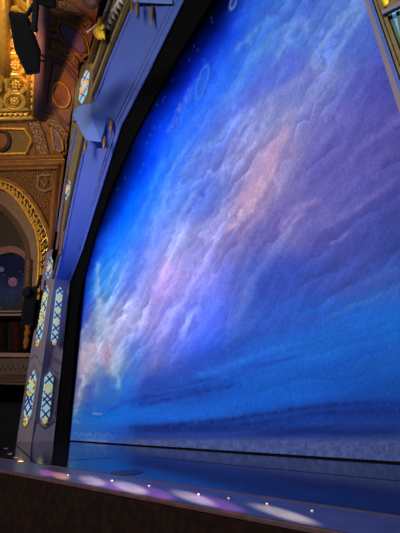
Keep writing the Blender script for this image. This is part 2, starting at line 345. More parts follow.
    def star(x,y,r,c,al):
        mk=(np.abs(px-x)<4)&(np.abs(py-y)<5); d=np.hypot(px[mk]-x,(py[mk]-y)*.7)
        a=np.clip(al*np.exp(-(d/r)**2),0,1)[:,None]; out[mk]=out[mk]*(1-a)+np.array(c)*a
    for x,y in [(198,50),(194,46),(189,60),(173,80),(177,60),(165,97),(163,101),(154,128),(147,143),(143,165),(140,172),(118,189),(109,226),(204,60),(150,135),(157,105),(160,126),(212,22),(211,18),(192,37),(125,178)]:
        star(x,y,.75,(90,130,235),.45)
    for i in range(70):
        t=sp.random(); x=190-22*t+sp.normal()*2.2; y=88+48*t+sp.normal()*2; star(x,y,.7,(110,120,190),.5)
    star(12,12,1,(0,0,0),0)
    for i in range(150):   # glitter sewn into the lower sky
        x=sp.uniform(130,400); y=sp.uniform(345,432); star(x,y,.55,(110,150,225),.35)
    # pale hem band along the foot
    hemtop=np.interp(px,[68,130,200,400],[441,439,439.5,442]); a=(sst(0,1.6,py-hemtop)*sst(115,132,px)*.9)[...,None]
    hb=np.stack([np.interp(px,[130,400],v_) for v_ in ([72,66],[90,82],[150,138])],-1)*(1+.5*fbm(px/3,py/3,201,2))[...,None]
    out=out*(1-a)+hb*a
    g=rng.normal(size=px.shape)*.035+1
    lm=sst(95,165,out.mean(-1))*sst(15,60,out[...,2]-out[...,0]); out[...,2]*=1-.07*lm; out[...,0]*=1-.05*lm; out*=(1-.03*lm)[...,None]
    return np.clip(out*g[...,None],0,255)
def project(P):
    q=(P-C0)@R; return 200+F*q[...,0]/-q[...,2],266.5-F*q[...,1]/-q[...,2]
def xs_from(px_list,py): return np.array([PY(x,py,YC)[0] for x in px_list])
CURTAIN_GAIN=.88
def curtain():
    xs=np.concatenate([[-9.95],xs_from(np.arange(60,470,1.25),446),[1.3]])
    zz=[];
    y=463.
    xr=PY(260,300,YC)
    ys=np.arange(452,-60,-1.25)
    zcol=np.array([PY(230,yy,YC)[2] for yy in ys]); zcol=zcol[zcol>.03]
    zs=np.concatenate([[0.015,.05,.08,.11,.14,.17,.2,.23],zcol[zcol>.25]])
    X,Z=np.meshgrid(xs,zs); P=np.stack([X,np.full_like(X,YC),Z],-1)
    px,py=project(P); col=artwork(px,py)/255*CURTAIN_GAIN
    li=np.where(col<=.04045,col/12.92,((col+.055)/1.055)**2.4)
    ny,nx=X.shape; v=P.reshape(-1,3); idx=np.arange(nx*ny).reshape(ny,nx)
    f=np.stack([idx[:-1,:-1],idx[:-1,1:],idx[1:,1:],idx[1:,:-1]],-1).reshape(-1,4)
    me=bpy.data.meshes.new('show_curtain'); me.vertices.add(len(v)); me.vertices.foreach_set('co',v.ravel())
    me.loops.add(len(f)*4); me.loops.foreach_set('vertex_index',f.ravel()); me.polygons.add(len(f))
    me.polygons.foreach_set('loop_start',np.arange(0,len(f)*4,4)); me.polygons.foreach_set('loop_total',np.full(len(f),4)); me.update(calc_edges=True)
    ca=me.color_attributes.new('paint','FLOAT_COLOR','POINT'); ca.data.foreach_set('color',np.concatenate([li.reshape(-1,3),np.ones((len(v),1))],1).ravel())
    o=bpy.data.objects.new('show_curtain',me); COL.objects.link(o)
    M=bpy.data.materials.new('painted canvas'); M.use_nodes=True; nt=M.node_tree; bs=nt.nodes['Principled BSDF']
    at=nt.nodes.new('ShaderNodeAttribute'); at.attribute_name='paint'
    mx=nt.nodes.new('ShaderNodeMix'); mx.data_type='RGBA'; mx.blend_type='MULTIPLY'; mx.inputs[0].default_value=1
    n=nt.nodes.new('ShaderNodeTexNoise'); n.inputs['Scale'].default_value=60; tc=nt.nodes.new('ShaderNodeTexCoord'); nt.links.new(tc.outputs['Object'],n.inputs['Vector'])
    r=nt.nodes.new('ShaderNodeValToRGB'); r.color_ramp.elements[0].color=(.82,.82,.82,1); r.color_ramp.elements[1].color=(1,1,1,1); r.color_ramp.elements[0].position=.35; r.color_ramp.elements[1].position=.6
    nt.links.new(n.outputs['Fac'],r.inputs['Fac']); nt.links.new(at.outputs['Color'],mx.inputs[6]); nt.links.new(r.outputs['Color'],mx.inputs[7])
    nt.links.new(mx.outputs[2],bs.inputs['Base Color']); bs.inputs['Roughness'].default_value=1; bs.inputs['Specular IOR Level'].default_value=0
    me.materials.append(M)
    tag(o,'huge painted show curtain of blue and violet clouds with stars and planets','curtain')
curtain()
# ---------------------------------------------------------------- scenic portal (left tower + sloping header)
YF,YB=5.2,5.78
bF0,bF1=PY(31.5,441,YF),PY(54.8,278.5,YF)
bF0[2]=0
xi0,xi1=bF0[0],bF1[0]
outer0,outer1=PY(16.8,441,YF),PY(46.3,252,YF); outer0[2]=0
back0,back1=PY(53.4,441,YB),PY(69.6,281,YB); back0[2]=0
portal=thing('temple_portal','tall lavender portal framing the left of the stage, tower below and sloping header above','stage portal',(xi0,YF,0))
tw=MB(); topz=outer1[2]
o0=outer0;o1=outer1;f0=bF0;f1=bF1
ftop=f1+(f1-f0)*((topz-f1[2])/(f1[2]-f0[2])); 
# tower body: front face, reveal, outer side
fl=[o0,f0,back0,np.array([o0[0],YB,0])]
md=[o0+(o1-o0)*(f1[2]/o1[2]),f1,back1,np.array([o1[0]-.05,YB,back1[2]])]
tpz=[o1,ftop,np.array([back1[0],YB,topz]),np.array([o1[0],YB,topz])]
for A,B in ((fl,md),(md,tpz)):
    va=[tw.bm.verts.new(V(p)) for p in A]; vb=[tw.bm.verts.new(V(p)) for p in B]
    for i in range(4): tw.bm.faces.new((va[i],va[(i+1)%4],vb[(i+1)%4],vb[i]))
    if A is fl: tw.bm.faces.new(va[::-1])
    else: tw.bm.faces.new(vb)
bmesh.ops.remove_doubles(tw.bm,verts=tw.bm.verts,dist=.001)
tower=tw.build('tower',towerm,portal)
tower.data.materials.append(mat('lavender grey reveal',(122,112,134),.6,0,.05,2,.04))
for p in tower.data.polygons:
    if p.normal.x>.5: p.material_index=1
# header
Fp=[(54.8,278.5),(63,244),(72,200),(93,100),(108,62),(134,0),(148,-33),(176,-100)]
Bp=[(69.6,281),(82,250),(100,192.5),(121,126),(147.5,75),(184,0),(200,-33),(232,-100)]
Op=[(51,262),(57,250),(66,180),(72,118),(78,65),(88,50),(99,0),(109,-33),(128,-100)]
Fr=[PY(*p,YF) for p in Fp]; Bk=[PY(*p,YB) for p in Bp]; Ou=[PY(*p,YF) for p in Op]
hd=MB(); hd.loft([p for p in smooth_line(Fr,5)],[p for p in smooth_line(Bk,5)]); sof=hd.build('header_soffit',revealm,portal,smooth=True)
hd=MB(); n=len(Ou)
hd.bm.faces.new([hd.bm.verts.new(V(p)) for p in (Fr+Ou[::-1])])
bmesh.ops.triangulate(hd.bm,faces=hd.bm.faces)
Ob=[p+np.array([0,.58,0]) for p in Ou]; hd.loft(Ou,Ob)
header=hd.build('header_face',ochre,portal)
# beads running along the soffit edges
def mixl(A,B,t,dz=-.01): return [a+(b_-a)*t+np.array([0,0,0]) for a,b_ in zip(A,B)]
for t,r in ((.06,.03),(.8,.012),(.88,.012),(.99,.03)):
    q=MB(); q.tube(mixl(Fr,Bk,t),r,6); q.build('soffit_bead',revealm if r>.02 else line,portal)
for t in (.02,):
    q=MB(); q.tube([p+np.array([-.06,-.02,0]) for p in Fr],.045,6); q.build('edge_moulding',ochred,portal)
q=MB(); q.tube([f0+np.array([0,0,.02]),f1],.012,6); q.tube([back0+np.array([0,0,.02]),back1],.012,6); q.build('tower_corner_bead',towerm,portal)
# flutes on the header face
N=[];
for k in range(1,6):
    t=k/6
    A=[PY(93-t*16,100-t*12,YF-.02),PY(108-t*20,62-t*9,YF-.02),PY(134-t*33,0,YF-.02),PY(148-t*38,-33,YF-.02)]
    q=MB(); q.tube(A,.07,6); q.build('flute',ochre if k%2 else ochred,portal)
for (p1,p2,p3,r) in (((57,250),(66,182),(70,150),.05),((60,255),(68.5,205),(70,196),.04)):
    q=MB(); q.tube([PY(*p1,YF-.02),PY(*p2,YF-.02),PY(*p3,YF-.02)],r,6); q.build('edge_moulding',mauve,portal)
# outer side strip, a tinted tube for the purple highlight
q=MB(); q.tube([PY(58,232,YF),PY(66,180,YF),PY(76,130,YF)],.05,6); q.build('edge_moulding',revealm,portal)
# pilaster block with window on header
def pz(p,d=0): return PY(*p,YF-d)
q=MB(); q.prism([pz(p,.08) for p in ((77.5,65),(93,63),(91,112),(72,117))],(0,.1,0)); q.build('pilaster',ochre,portal,bevel=.02)
q=MB(); q.prism([pz(p,.12) for p in ((72,114),(91,111),(91,118),(72,121))],(0,.3,0)); q.build('pilaster_ledge',towerm,portal,bevel=.02)
# corbels with pendants
def corbel(pts,pend):
    q=MB(); q.hull([PY(x,y,Y) for x,y,Y in pts]); c=q.build('corbel',mat('pale blue corbel',(84,104,160),.55,0,.05,2,.03),portal)
    for x,y,Y,L in pend:
        p=PY(x,y,Y); r=.05
        q=MB(); q.tube([p+np.array([0,0,.08]),p,p-np.array([0,0,L*.35]),p-np.array([0,0,L])],r,8,rr=[r*.6,r,r*1.1,.008]); q.build('pendant',mat('bronze pendant',(120,88,52),.4,.4,.2,9,0),c,smooth=True)
corbel([(73,114,5.04),(91,116,5.02),(91.5,95,5.2),(109,105.5,5.55),(104,129,5.42),(101,142,5.36),(86,140.5,5.02),(77.5,125,5.04),(85,90,5.4),(110,112,5.6)],[(85.7,142,5.04,.42),(104.6,139,5.38,.45),(111.5,122,5.55,.4)])
corbel([(120,-30,5.04),(132,2,5.03),(137.5,-8,5.1),(140,-30,5.2),(157,4,5.45),(172,4,5.6),(175,-20,5.7)],[(132.5,3,5.05,.5),(137.5,3,5.05,.55),(152,8,5.4,.75)])
# seam across the soffit
for p,q_ in (((94,101),(119,128)),((98,190),(66,188)),((66,226),(77,232)),((134,1),(178,6))):
    pass
def solve(A,B,px):   # interpolate the soffit rails at a picture height
    for a,b_ in zip(A[:-1],A[1:]): pass
# ---------------------------------------------------------------- stained glass
def clipseg(poly,a,b_):
    # clip a segment by a convex polygon (2D)
    t0,t1=0.,1.; d=(b_[0]-a[0],b_[1]-a[1]); n=len(poly)
    for i in range(n):
        p=poly[i];q=poly[(i+1)%n]; e=(q[0]-p[0],q[1]-p[1]); nx,ny=-e[1],e[0]
        num=(a[0]-p[0])*nx+(a[1]-p[1])*ny; den=d[0]*nx+d[1]*ny
        if abs(den)<1e-9:
            if num<0: return None
            continue
        t=-num/den
        if den>0: t0=max(t0,t)
        else: t1=min(t1,t)
    if t0>=t1: return None
    return ((a[0]+d[0]*t0,a[1]+d[1]*t0),(a[0]+d[0]*t1,a[1]+d[1]*t1))
def window(o,ua,W,Hh,nrm,flowers,cross,parent,panel=None,shear=0,bar=.035,tips=.12,fr=None,tilt=None):
    o=np.array(o,float);ua=np.array(ua,float);nrm=np.array(nrm,float)
    up=np.array(tilt,float) if tilt is not None else np.array([0,0,1.])
    P=lambda u,v,d=0: o+ua*u+up*v+nrm*d
    tp=W*.62
    hexa=[(0,0),(W/2,tp),(W/2,Hh-tp),(0,Hh),(-W/2,Hh-tp),(-W/2,tp)]
    g=MB(); g.prism([P(u,v,.012) for u,v in hexa],-nrm*.03); w=g.build('stained_glass_window',glass,parent)
    bw=bar
    for c in cross:
        L=MB(); cnt=0
        for s in (1,-1):
            for dd in (0,):
                r=clipseg(hexa,(-W*s*.9,(c*Hh)-W*.9),(W*s*.9,(c*Hh)+W*.9))
                if r:
                    a,b_=r; dx,dy=b_[0]-a[0],b_[1]-a[1]; l=math.hypot(dx,dy)
                    if l<.02: continue
                    nx,ny=-dy/l*bw/2,dx/l*bw/2
                    L.prism([P(a[0]+nx,a[1]+ny,.013),P(b_[0]+nx,b_[1]+ny,.013),P(b_[0]-nx,b_[1]-ny,.013),P(a[0]-nx,a[1]-ny,.013)],nrm*(.012+.001*s)); cnt+=1
        L.build('leading_cross',bluebar,w)
    for c,r0,kind in flowers:
        q=MB(); m_=yglass if kind!='o' else oglass
        r=W*r0
        cx=0
        for k in range(7):
            a=k*math.pi*2/7+.3; uu=cx+math.cos(a)*r*.66; vv=c*Hh+math.sin(a)*r*.8
            uu=max(-W/2+r*.2,min(W/2-r*.2,uu))
            q.prism([P(uu+r*.22*math.cos(t),vv+r*.25*math.sin(t),.016) for t in np.linspace(0,6.283,8,endpoint=False)],nrm*.014)
        q.build('glass_flower',m_,w)
        if kind=='c':
            q=MB(); q.prism([P(r*.3*math.cos(t),c*Hh+r*.3*math.sin(t),.02) for t in np.linspace(0,6.283,8,endpoint=False)],nrm*.018); q.build('flower_centre',glass,w)
    if panel:
        e=panel; hx=[(0,-e*1.3),(W/2+e,tp-e*.9),(W/2+e,Hh-tp+e*.9),(0,Hh+e*1.3),(-W/2-e,Hh-tp+e*.9),(-W/2-e,tp-e*.9)]
        q=MB(); q.tube([P(u,v,.004) for u,v in hx],.009,4,closed=True); q.build('panel_line',line,w)
    return w
def frontwin(bot,top,wpx,flowers,cross,panel=None,par=None,Y=YF,bar=.035):
    a=PY(*bot,Y);b_=PY(*top,Y); mid=((bot[0]+top[0])/2,(bot[1]+top[1])/2)
    W=PY(mid[0]+wpx/2,mid[1],Y)[0]-PY(mid[0]-wpx/2,mid[1],Y)[0]; d=b_-a
    return window(a,(1,0,0),W,1.0*d[2],(0,-1,0),flowers,cross,par or portal,panel,bar=bar,tilt=d/d[2])
def revwin(bot,top,wpx,flowers,cross,panel=None):
    # reveal surface between f0,f1,back0,back1
    def on(x,y):
        n=np.cross(f1-f0,back0-f0); n/=np.linalg.norm(n); d=ray(x,y); return C0+d*(((f0-C0)@n)/(d@n))
    a=on(*bot);b_=on(*top); d=b_-a; n=np.cross(f1-f0,back0-f0); n/=np.linalg.norm(n)
    if n[0]<0:n=-n
    ua=(back0-f0)/np.linalg.norm(back0-f0)
    mid=((bot[0]+top[0])/2,(bot[1]+top[1])/2); W=np.linalg.norm(on(mid[0]+wpx/2,mid[1])-on(mid[0]-wpx/2,mid[1]))
    return window(a,ua,W,d[2],n,flowers,cross,portal,panel,tilt=d/d[2])
low=([(.66,.58,'c'),(.05,.36,'y')],[.86,.52,.4,.17])
tall=([(.79,.5,'y'),(.56,.45,'y'),(.38,.5,'c'),(.02,.35,'y')],[.93,.68,.49,.27,.12])
frontwin((26.3,423),(34.2,370),7.2,*low,panel=.1,bar=.045)
revwin((44.3,423),(49.8,372),8.6,*low,panel=.1)
frontwin((38.2,344),(47,285.5),5.2,*tall)
revwin((53.8,344),(60.2,287),6.2,*tall)
frontwin((48,278.7),(51.2,256.6),5,[(.5,.5,'o')],[.8,.2])
frontwin((66.2,200),(69,180),4.2,[(.55,.6,'o')],[.85,.2],bar=.03)
frontwin((82,104),(86.5,70),7.5,[(.5,.6,'o')],[.75,.25],Y=YF-.085,panel=.06)
# chevron lines on both tower faces
def onrev(x,y):
    n=np.cross(f1-f0,back0-f0); n/=np.linalg.norm(n); d=ray(x,y); return C0+d*(((f0-C0)@n)/(d@n))
q=MB(); q.tube([PY(27.5,363,YF-.004),PY(35.2,354.5,YF-.004),PY(41,365,YF-.004)],.01,5); q.tube([onrev(41.6,365)+np.array([.004,0,0]),onrev(49.3,353.5)+np.array([.004,0,0]),onrev(60.4,366)+np.array([.004,0,0])],.01,5); q.build('chevron_line',line,portal)
# white zigzag crest and bead row on the header
q=MB()
for k in range(8):
    t=k/7; x=104.5+t*21; y=24-t*34
    a=PY(x-2,y+1,YF-.12);b_=PY(x+1.5,y-5.5,YF-.12);c=PY(x+3.2,y+4.5,YF-.14)
    q.prism([a,b_,c],(0,.1,0))
q.build('zigzag_crest',white,portal)
q=MB()
for k in range(12): q.ball(PY(102+k*1.0,20-k*2.6,YF-.1),.05,1)
q.build('bead_row',tag(white) if False else towerm,portal,smooth=True)
# ---------------------------------------------------------------- gilded trumpeter figure on the header
fc=PY(99,38,YF-.3); S=.95
ang=thing('trumpeter_statue','bright gold winged statue holding a thin pale trumpet at the upper portal edge','statue',fc)
def fp(x,y,d=.3): return PY(x,y,YF-d)
q=MB(); q.tube([fp(100.5,38),fp(99.5,33),fp(99,29),fp(100.5,24.5),fp(101,22)],.1,10,rr=[.05,.2,.16,.14,.06])
q.tube([fp(99,25.5),fp(96,27,.35),fp(94.5,26,.4)],.05,8,rr=[.07,.055,.04])
q.tube([fp(102,25),fp(104,27,.35),fp(101,29,.42)],.05,8,rr=[.07,.05,.04])
for i in range(9): q.tube([fp(98+i*.5,30),fp(96.5+i*.9,35,.35),fp(96+i*1.1,37.5+(i%3),.32)],.03,6,rr=[.06,.05,.015])
q.build('robed_body',figgold,ang,smooth=True)
q=MB(); q.ball(fp(100.3,20.5,.35),.1,2,(.9,.9,1.15)); q.ball(fp(99.5,21,.45),.02,1); q.build('head',figgold,ang,smooth=True)
for s in (-1,1):
    q=MB()
    for k in range(6): q.tube([fp(100+s*1,25),fp(100+s*(3+k*.3),23+k*1.6,.22),fp(100+s*(4.6-k*.35),25+k*2.2,.2)],.03,5,rr=[.05,.045,.01])
    q.build('wing',figgold,ang,smooth=True)
q=MB(); q.tube([fp(99.5,22,.45),fp(93,27.5,.55),fp(88.5,31,.6)],.02,8,rr=[.015,.018,.022]); q.tube([fp(88.6,31,.6),fp(87,32.2,.62)],.04,8,rr=[.022,.055]); tag(q.build('trumpet',white,ang,smooth=True),'thin pale trumpet pointing outward')
# ---------------------------------------------------------------- black masking border
mk=MB(); ym=5.84
inn=[(72,470),(69,441),(73,380),(78,310),(84,275),(96,230),(112,185),(132,140),(153,100),(178,55),(206,10),(230,-33),(270,-110)]
outb=[PY(*p,ym) for p in [(50,470),(50,441)]]+[PY(*p,ym)+np.array([-.12,0,.05]) for p in [(60,366),(67,284),(79,250),(97,192.5),(118,126),(144,75),(181,0),(197,-33),(229,-100)]]
innb=[PY(*p,ym) for p in inn]
a0=PY(52,441,ym); a0[2]=0.01
innb=[p for p in innb if p[2]>0.02]; innb=[np.array([innb[0][0],ym,.01])]+innb
out2=[np.array([-10.2,ym,.01])]+[p for p in outb if p[2]>.3]
poly=innb+out2[::-1]
mk.bm.faces.new([mk.bm.verts.new(V(p)) for p in poly])
bmesh.ops.triangulate(mk.bm,faces=mk.bm.faces)
g=bmesh.ops.extrude_face_region(mk.bm,geom=mk.bm.faces[:])
for v in g['geom']:
    if isinstance(v,bmesh.types.BMVert): v.co.y+=.03
tag(mk.build('masking_border',black),'black cloth masking border between the lavender portal and the painted curtain','masking')
# black tube along the curtain foot, standing in for the shadow gap
q=MB(); q.tube([(-9.5,YC+.0,.012),(1.2,YC+.0,.012)],.012,6); bt=q.build('shadow_gap_tube',black)
bt.parent=bpy.data.objects['show_curtain']
# ---------------------------------------------------------------- right hand portal tower
rt=thing('scenery_tower','taupe and gold edged portal tower with stained glass, cut off by the right edge','stage portal',(0.4,YF,0))
def rl(x0,x1):   # picture x at heights 0 and 115, continued straight to the floor
    a=PY(x0,0,YF);b_=PY(x1,115,YF); d=(a-b_)/(a[2]-b_[2]); return (b_+d*(0-b_[2]),b_+d*(14-b_[2]))
def strip(x0a,x0b,x1a,x1b,d0,d1,name,M):
    A=rl(x0a,x0b);B=rl(x1a,x1b); q=MB(); pts=[A[0],B[0],B[1],A[1]]; q.prism([p+np.array([0,-d0,0]) for p in pts],(0,d0+d1,0)); return q.build(name,M,rt)
strip(364.2,400,368.6,406.5,0,.3,'outer_moulding',towerm)
strip(368.6,406.5,372.2,411.5,.03,.3,'inner_band',revealm)
strip(372.2,411.5,373.5,413.5,-.03,.3,'groove',ochred)
strip(373.5,413.5,376,417,.02,.3,'gilt_moulding',ochre)
strip(376,417,377,418.5,-.02,.3,'groove',ochred)
strip(377,418.5,381,424,.01,.3,'gilt_moulding',ochre)
strip(381,424,440,500,-.12,.3,'tower_panel',ochre)
gl=MB(); gl.prism([PY(x,y,YF+.1) for x,y in ((385,12),(410,-2),(450,60),(450,140),(424,118),(402,62))],(0,.03,0)); wn=gl.build('stained_glass_window',mat('backlit dim blue glass',(70,120,150),.3,0,.2,8,0,emit=(75,125,165),es=.7),rt)
gl=MB(); gl.prism([PY(x,y,YF+.08) for x,y in ((384,12),(390,10),(428,112),(423,116))],(0,.04,0)); gl.prism([PY(x,y,YF+.08) for x,y in ((396,12),(399,10),(404,40),(401,40))],(0,.03,0)); gl.build('window_frame',mat('olive window frame',(70,84,66),.6,0,.2,8,.1),wn)
gl=MB(); gl.prism([PY(x,y,YF-.08) for x,y in ((381,11),(404,-1.5),(405,3),(382.5,14.5))],(0,.06,0)); gl.build('cross_bar',towerm,rt)
gl=MB(); gl.prism([PY(x,y,YF+.1) for x,y in ((375,-12),(388,-12),(388.5,3),(382,7))],(0,.03,0)); gl.build('amber_pane',yglass,rt)
# ---------------------------------------------------------------- auditorium: wall, cove, ceiling
nW=np.array([.64,-.77,0]); P0=np.array([-10.95,5.55,0]); WP=Plane(P0,nW)
cor=WP.at(30,158)[2]
q=MB()
uW=np.array([.77,.64,0])
Wr=WP.at(66,200); 
# wall with an arched opening is built as strips around the arch
outer_arch=[(-40,184),(-15,178.5),(0,179),(15,184),(30,197.5),(42.5,217.5),(50,237.5),(51,262),(48,300)]
inner_gold=[(-40,190),(-15,186),(0,187.5),(15,197.5),(27.5,215),(36,232),(38.8,250),(38.5,270),(36,300)]
inner_mld=[(-40,205),(-15,200),(0,204),(12,214),(21,226),(28,240),(31,256),(31,275),(29,300)]
def wallpiece(pts,off,name,M,thick=.15,par=None,pl=WP,smooth=False,bevel=0):
    q=MB(); q.prism([pl.at(x,y,off) for x,y in pts],-pl.n*thick); return q.build(name,M,par,bevel=bevel)
wl=MB(); wl.prism([WP.at(x,y) for x,y in [(-60,168)]+[(75,166),(75,250),(66,250),(60,300),(48,300)]+smooth_line(outer_arch)[::-1][0:]],-WP.n*.15)
wall=struct(wl.build('wall_left',filig))
wl=MB(); wl.prism([WP.at(x,y,-1.2) for x,y in [(-80,170),(90,170),(60,470),(-80,470)]],-WP.n*.1); struct(wl.build('wall_left_back',darkvoid))
# gilded arch band
arch=MB(); A=[WP.at(x,y,.02) for x,y in smooth_line(outer_arch)]; B=[WP.at(x,y,.02) for x,y in smooth_line(inner_gold)]
va=[arch.bm.verts.new(V(p)) for p in A]; vb=[arch.bm.verts.new(V(p)) for p in B]
for i in range(len(A)-1): arch.bm.faces.new((va[i],va[i+1],vb[i+1],vb[i]))
g=bmesh.ops.extrude_face_region(arch.bm,geom=arch.bm.faces[:])
for v in g['geom']:
    if isinstance(v,bmesh.types.BMVert): v.co-=V(WP.n*.2)
archo=tag(arch.build('gilded_arch',mat('umber arch ground',(44,24,8),.7,0,.3,9,.4)),'gilded key-pattern arch around the planet mural','arch')
q=MB(); q.tube([WP.at(x,y,.05) for x,y in smooth_line(outer_arch)],.07,6); q.build('rim',brown,archo,smooth=True)
q=MB(); q.tube([WP.at(x,y,.06) for x,y in smooth_line(inner_gold)],.045,6); q.build('rim',gold,archo,smooth=True)
# key pattern
OA=np.array(smooth_line(outer_arch,8));IA=np.array(smooth_line(inner_gold,8))
q=MB(); n=len(OA)
seq=np.linspace(0,n-1,52)
def oa(t,k): i=min(int(t),n-2); f_=t-i; a=OA[i]*(1-f_)+OA[i+1]*f_; b_=IA[i]*(1-f_)+IA[i+1]*f_; return a*(1-k)+b_*k
L=[]
step=(n-1)/15
for j in range(15):
    t=j*step
    for s,k in ((0,.2),(.15,.2),(.15,.75),(.0,.75)): pass
    pts=[oa(min(n-1,t+step*s),k) for s,k in ((0.05,.2),(.55,.2),(.55,.42),(.3,.42),(.3,.62),(.55,.62),(.55,.82),(.05,.82))]
    q.tube([WP.at(x,y,.05) for x,y in pts],.028,5)
    pts=[oa(min(n-1,t+step*s),k) for s,k in ((.7,.2),(.95,.2),(.95,.42),(.78,.5),(.95,.62),(.95,.82),(.7,.82))]
    q.tube([WP.at(x,y,.05) for x,y in pts],.026,5)
q.build('key_ornament',goldb,archo)
# smooth inner moulding
def bandobj(o_,i_,off,name,M,par,dep=.25):
    a_=MB(); A=[WP.at(x,y,off) for x,y in smooth_line(o_)]; B=[WP.at(x,y,off) for x,y in smooth_line(i_)]
    va=[a_.bm.verts.new(V(p)) for p in A]; vb=[a_.bm.verts.new(V(p)) for p in B]
    for i in range(len(A)-1): a_.bm.faces.new((va[i],va[i+1],vb[i+1],vb[i]))
    g=bmesh.ops.extrude_face_region(a_.bm,geom=a_.bm.faces[:])
    for v in g['geom']:
        if isinstance(v,bmesh.types.BMVert): v.co-=V(WP.n*dep)
    return a_.build(name,M,par)
bandobj(inner_gold,inner_mld,-.12,'inner_moulding',mat('tan moulding',(88,60,32),.6,0,.15,6,.2),archo)
mid_a=[(-40,212),(-15,207),(0,211),(10,220),(18,232),(24,246),(25,262),(25,280),(24,300)]
bandobj(inner_mld,mid_a,-.25,'inner_step',dbrown,archo)
# lattice tympanum and inner arch
mtop=[(-40,262),(-15,252),(0,247.5),(13,246),(24,251),(30,259),(32,270),(30,300)]
mt2=[(-40,268),(-15,258),(0,254.5),(12,252.5),(21,256),(26,262),(28.5,270),(26,300)]
wallpiece([(-40,205),(0,203),(20,222),(29,245),(33,262),(-40,275)],-.45,'tympanum',lace,.1,archo)
bandobj(mtop,mt2,-.3,'mural_arch',mat('rust arch moulding',(82,46,26),.6,0,.15,6,.2),archo,.2)
# mural
MU=bpy.data.materials.new('night sky mural'); MU.use_nodes=True; nt=MU.node_tree; bs=nt.nodes['Principled BSDF']
tc=nt.nodes.new('ShaderNodeTexCoord'); sp=nt.nodes.new('ShaderNodeSeparateXYZ'); nt.links.new(tc.outputs['Generated'],sp.inputs[0])
nz=nt.nodes.new('ShaderNodeTexNoise'); nz.inputs['Scale'].default_value=3; nz.inputs['Detail'].default_value=5; nt.links.new(tc.outputs['Generated'],nz.inputs['Vector'])
ad=nt.nodes.new('ShaderNodeMath'); ad.operation='MULTIPLY_ADD'; ad.inputs[1].default_value=.5; nt.links.new(nz.outputs['Fac'],ad.inputs[0]); nt.links.new(sp.outputs['Z'],ad.inputs[2])
rp=nt.nodes.new('ShaderNodeValToRGB'); rp.color_ramp.elements[0].position=.3; rp.color_ramp.elements[0].color=(*lin((26,27,30)),1); rp.color_ramp.elements[1].position=.85; rp.color_ramp.elements[1].color=(*lin((10,13,32)),1)
e_=rp.color_ramp.elements.new(.62); e_.color=(*lin((26,32,60)),1)
nt.links.new(ad.outputs[0],rp.inputs['Fac']); nt.links.new(rp.outputs['Color'],bs.inputs['Base Color']); bs.inputs['Roughness'].default_value=.8; bs.inputs['Specular IOR Level'].default_value=.05
mural=wallpiece([(-40,268)]+[tuple(p) for p in smooth_line(mt2)[1:-1]]+[(26,300),(25,313),(-40,313)],-.42,'planet_mural',MU,.08)
tag(mural,'arched dark blue mural of stars and a pink planet above the draped box','mural')
def disc(cx,cy,rx,ry,off,name,M,par): return wallpiece(ell(cx,cy,rx,ry,20),off,name,M,.02,par)
disc(12.8,282,4.6,4.6,-.4,'painted_planet',mat('pink planet paint',(110,70,76),.7,0,.3,3,0,c2=(60,42,62)),mural)
disc(1.5,269.5,2.4,2.6,-.4,'painted_moon',mat('grey moon paint',(60,62,84),.7,0,.3,6,0),mural)
vo=nt.nodes.new('ShaderNodeTexVoronoi'); vo.inputs['Scale'].default_value=13; nt.links.new(tc.outputs['Generated'],vo.inputs['Vector'])
th=nt.nodes.new('ShaderNodeMath'); th.operation='LESS_THAN'; th.inputs[1].default_value=.13; nt.links.new(vo.outputs['Distance'],th.inputs[0])
mm=nt.nodes.new('ShaderNodeMix'); mm.data_type='RGBA'; nt.links.new(th.outputs[0],mm.inputs[0]); nt.links.new(rp.outputs['Color'],mm.inputs[6]); mm.inputs[7].default_value=(.05,.055,.09,1); nt.links.new(mm.outputs[2],bs.inputs['Base Color'])
# twisted colonnette right of the mural
q=MB()
for k in range(14):
    y=262+k*3; c=WP.at(29.3-k*.15,y,-.15); q.ball(c,.16,1,(1,1,.8))
tag(q.build('twisted_colonnette',mat('bronze twist',(70,42,24),.5,.1,.3,9,.2),smooth=True),'short twisted bronze colonnette beside the mural, under the arch','column')
# ledge, drapes and balcony front
q=MB(); q.prism([WP.at(x,y,-.05) for x,y in ((-40,312),(25.5,311.5),(25,315.5),(-40,316.5))],-WP.n*.5); q.prism([WP.at(x,y,.05) for x,y in ((-40,310.8),(26,310.5),(26,312),(-40,312.4))],-WP.n*.5)
tag(q.build('mural_ledge',mauve),'mauve moulded ledge directly beneath the planet mural','ledge')
desc=['olive brown drape at the far left of the upper box','dark folded drape second in the upper box','ribbed grey brown drape in the middle of the upper box','broad russet drape beside the black loudspeaker','narrow drape behind the hanging loudspeaker']
for i,(x0,x1,M_) in enumerate([(-6,3.6,0),(4,8,1),(8.6,12.2,2),(12.6,19.5,3),(20,25.5,4)]):
    q=MB(); nf=max(3,int((x1-x0)/.9)); top=[];bot=[]
    for k in range(nf*2+1):
        t=k/(nf*2); off=-.55+(.12 if k%2 else 0)
        top.append(WP.at(x0+(x1-x0)*t,318.5,off)); bot.append(WP.at(x0+(x1-x0)*t-.6,351.5,off+.03))
    q.loft(top,bot); a=[(v) for v in q.bm.faces]
    g=bmesh.ops.extrude_face_region(q.bm,geom=q.bm.faces[:])
    for v in g['geom']:
        if isinstance(v,bmesh.types.BMVert): v.co-=V(WP.n*.04)
    cm=[(56,46,30),(34,24,20),(58,50,44),(84,42,28),(58,40,24)][M_]
    tag(q.build('box_drape',mat('drape velvet %d'%i,cm,.85,0,.35,9,.5)),desc[i],'drape',group='drapes closing the upper box')
q=MB()
for k in range(7): q.ball(WP.at(28.8-k*.45,321+k*4.2,-.05),  .08+.03*(k%2),1,(1,1,1.3))
tag(q.build('gilded_bracket',brown,smooth=True),'knobbly gilded bracket between the drapes and the taupe tower','bracket')
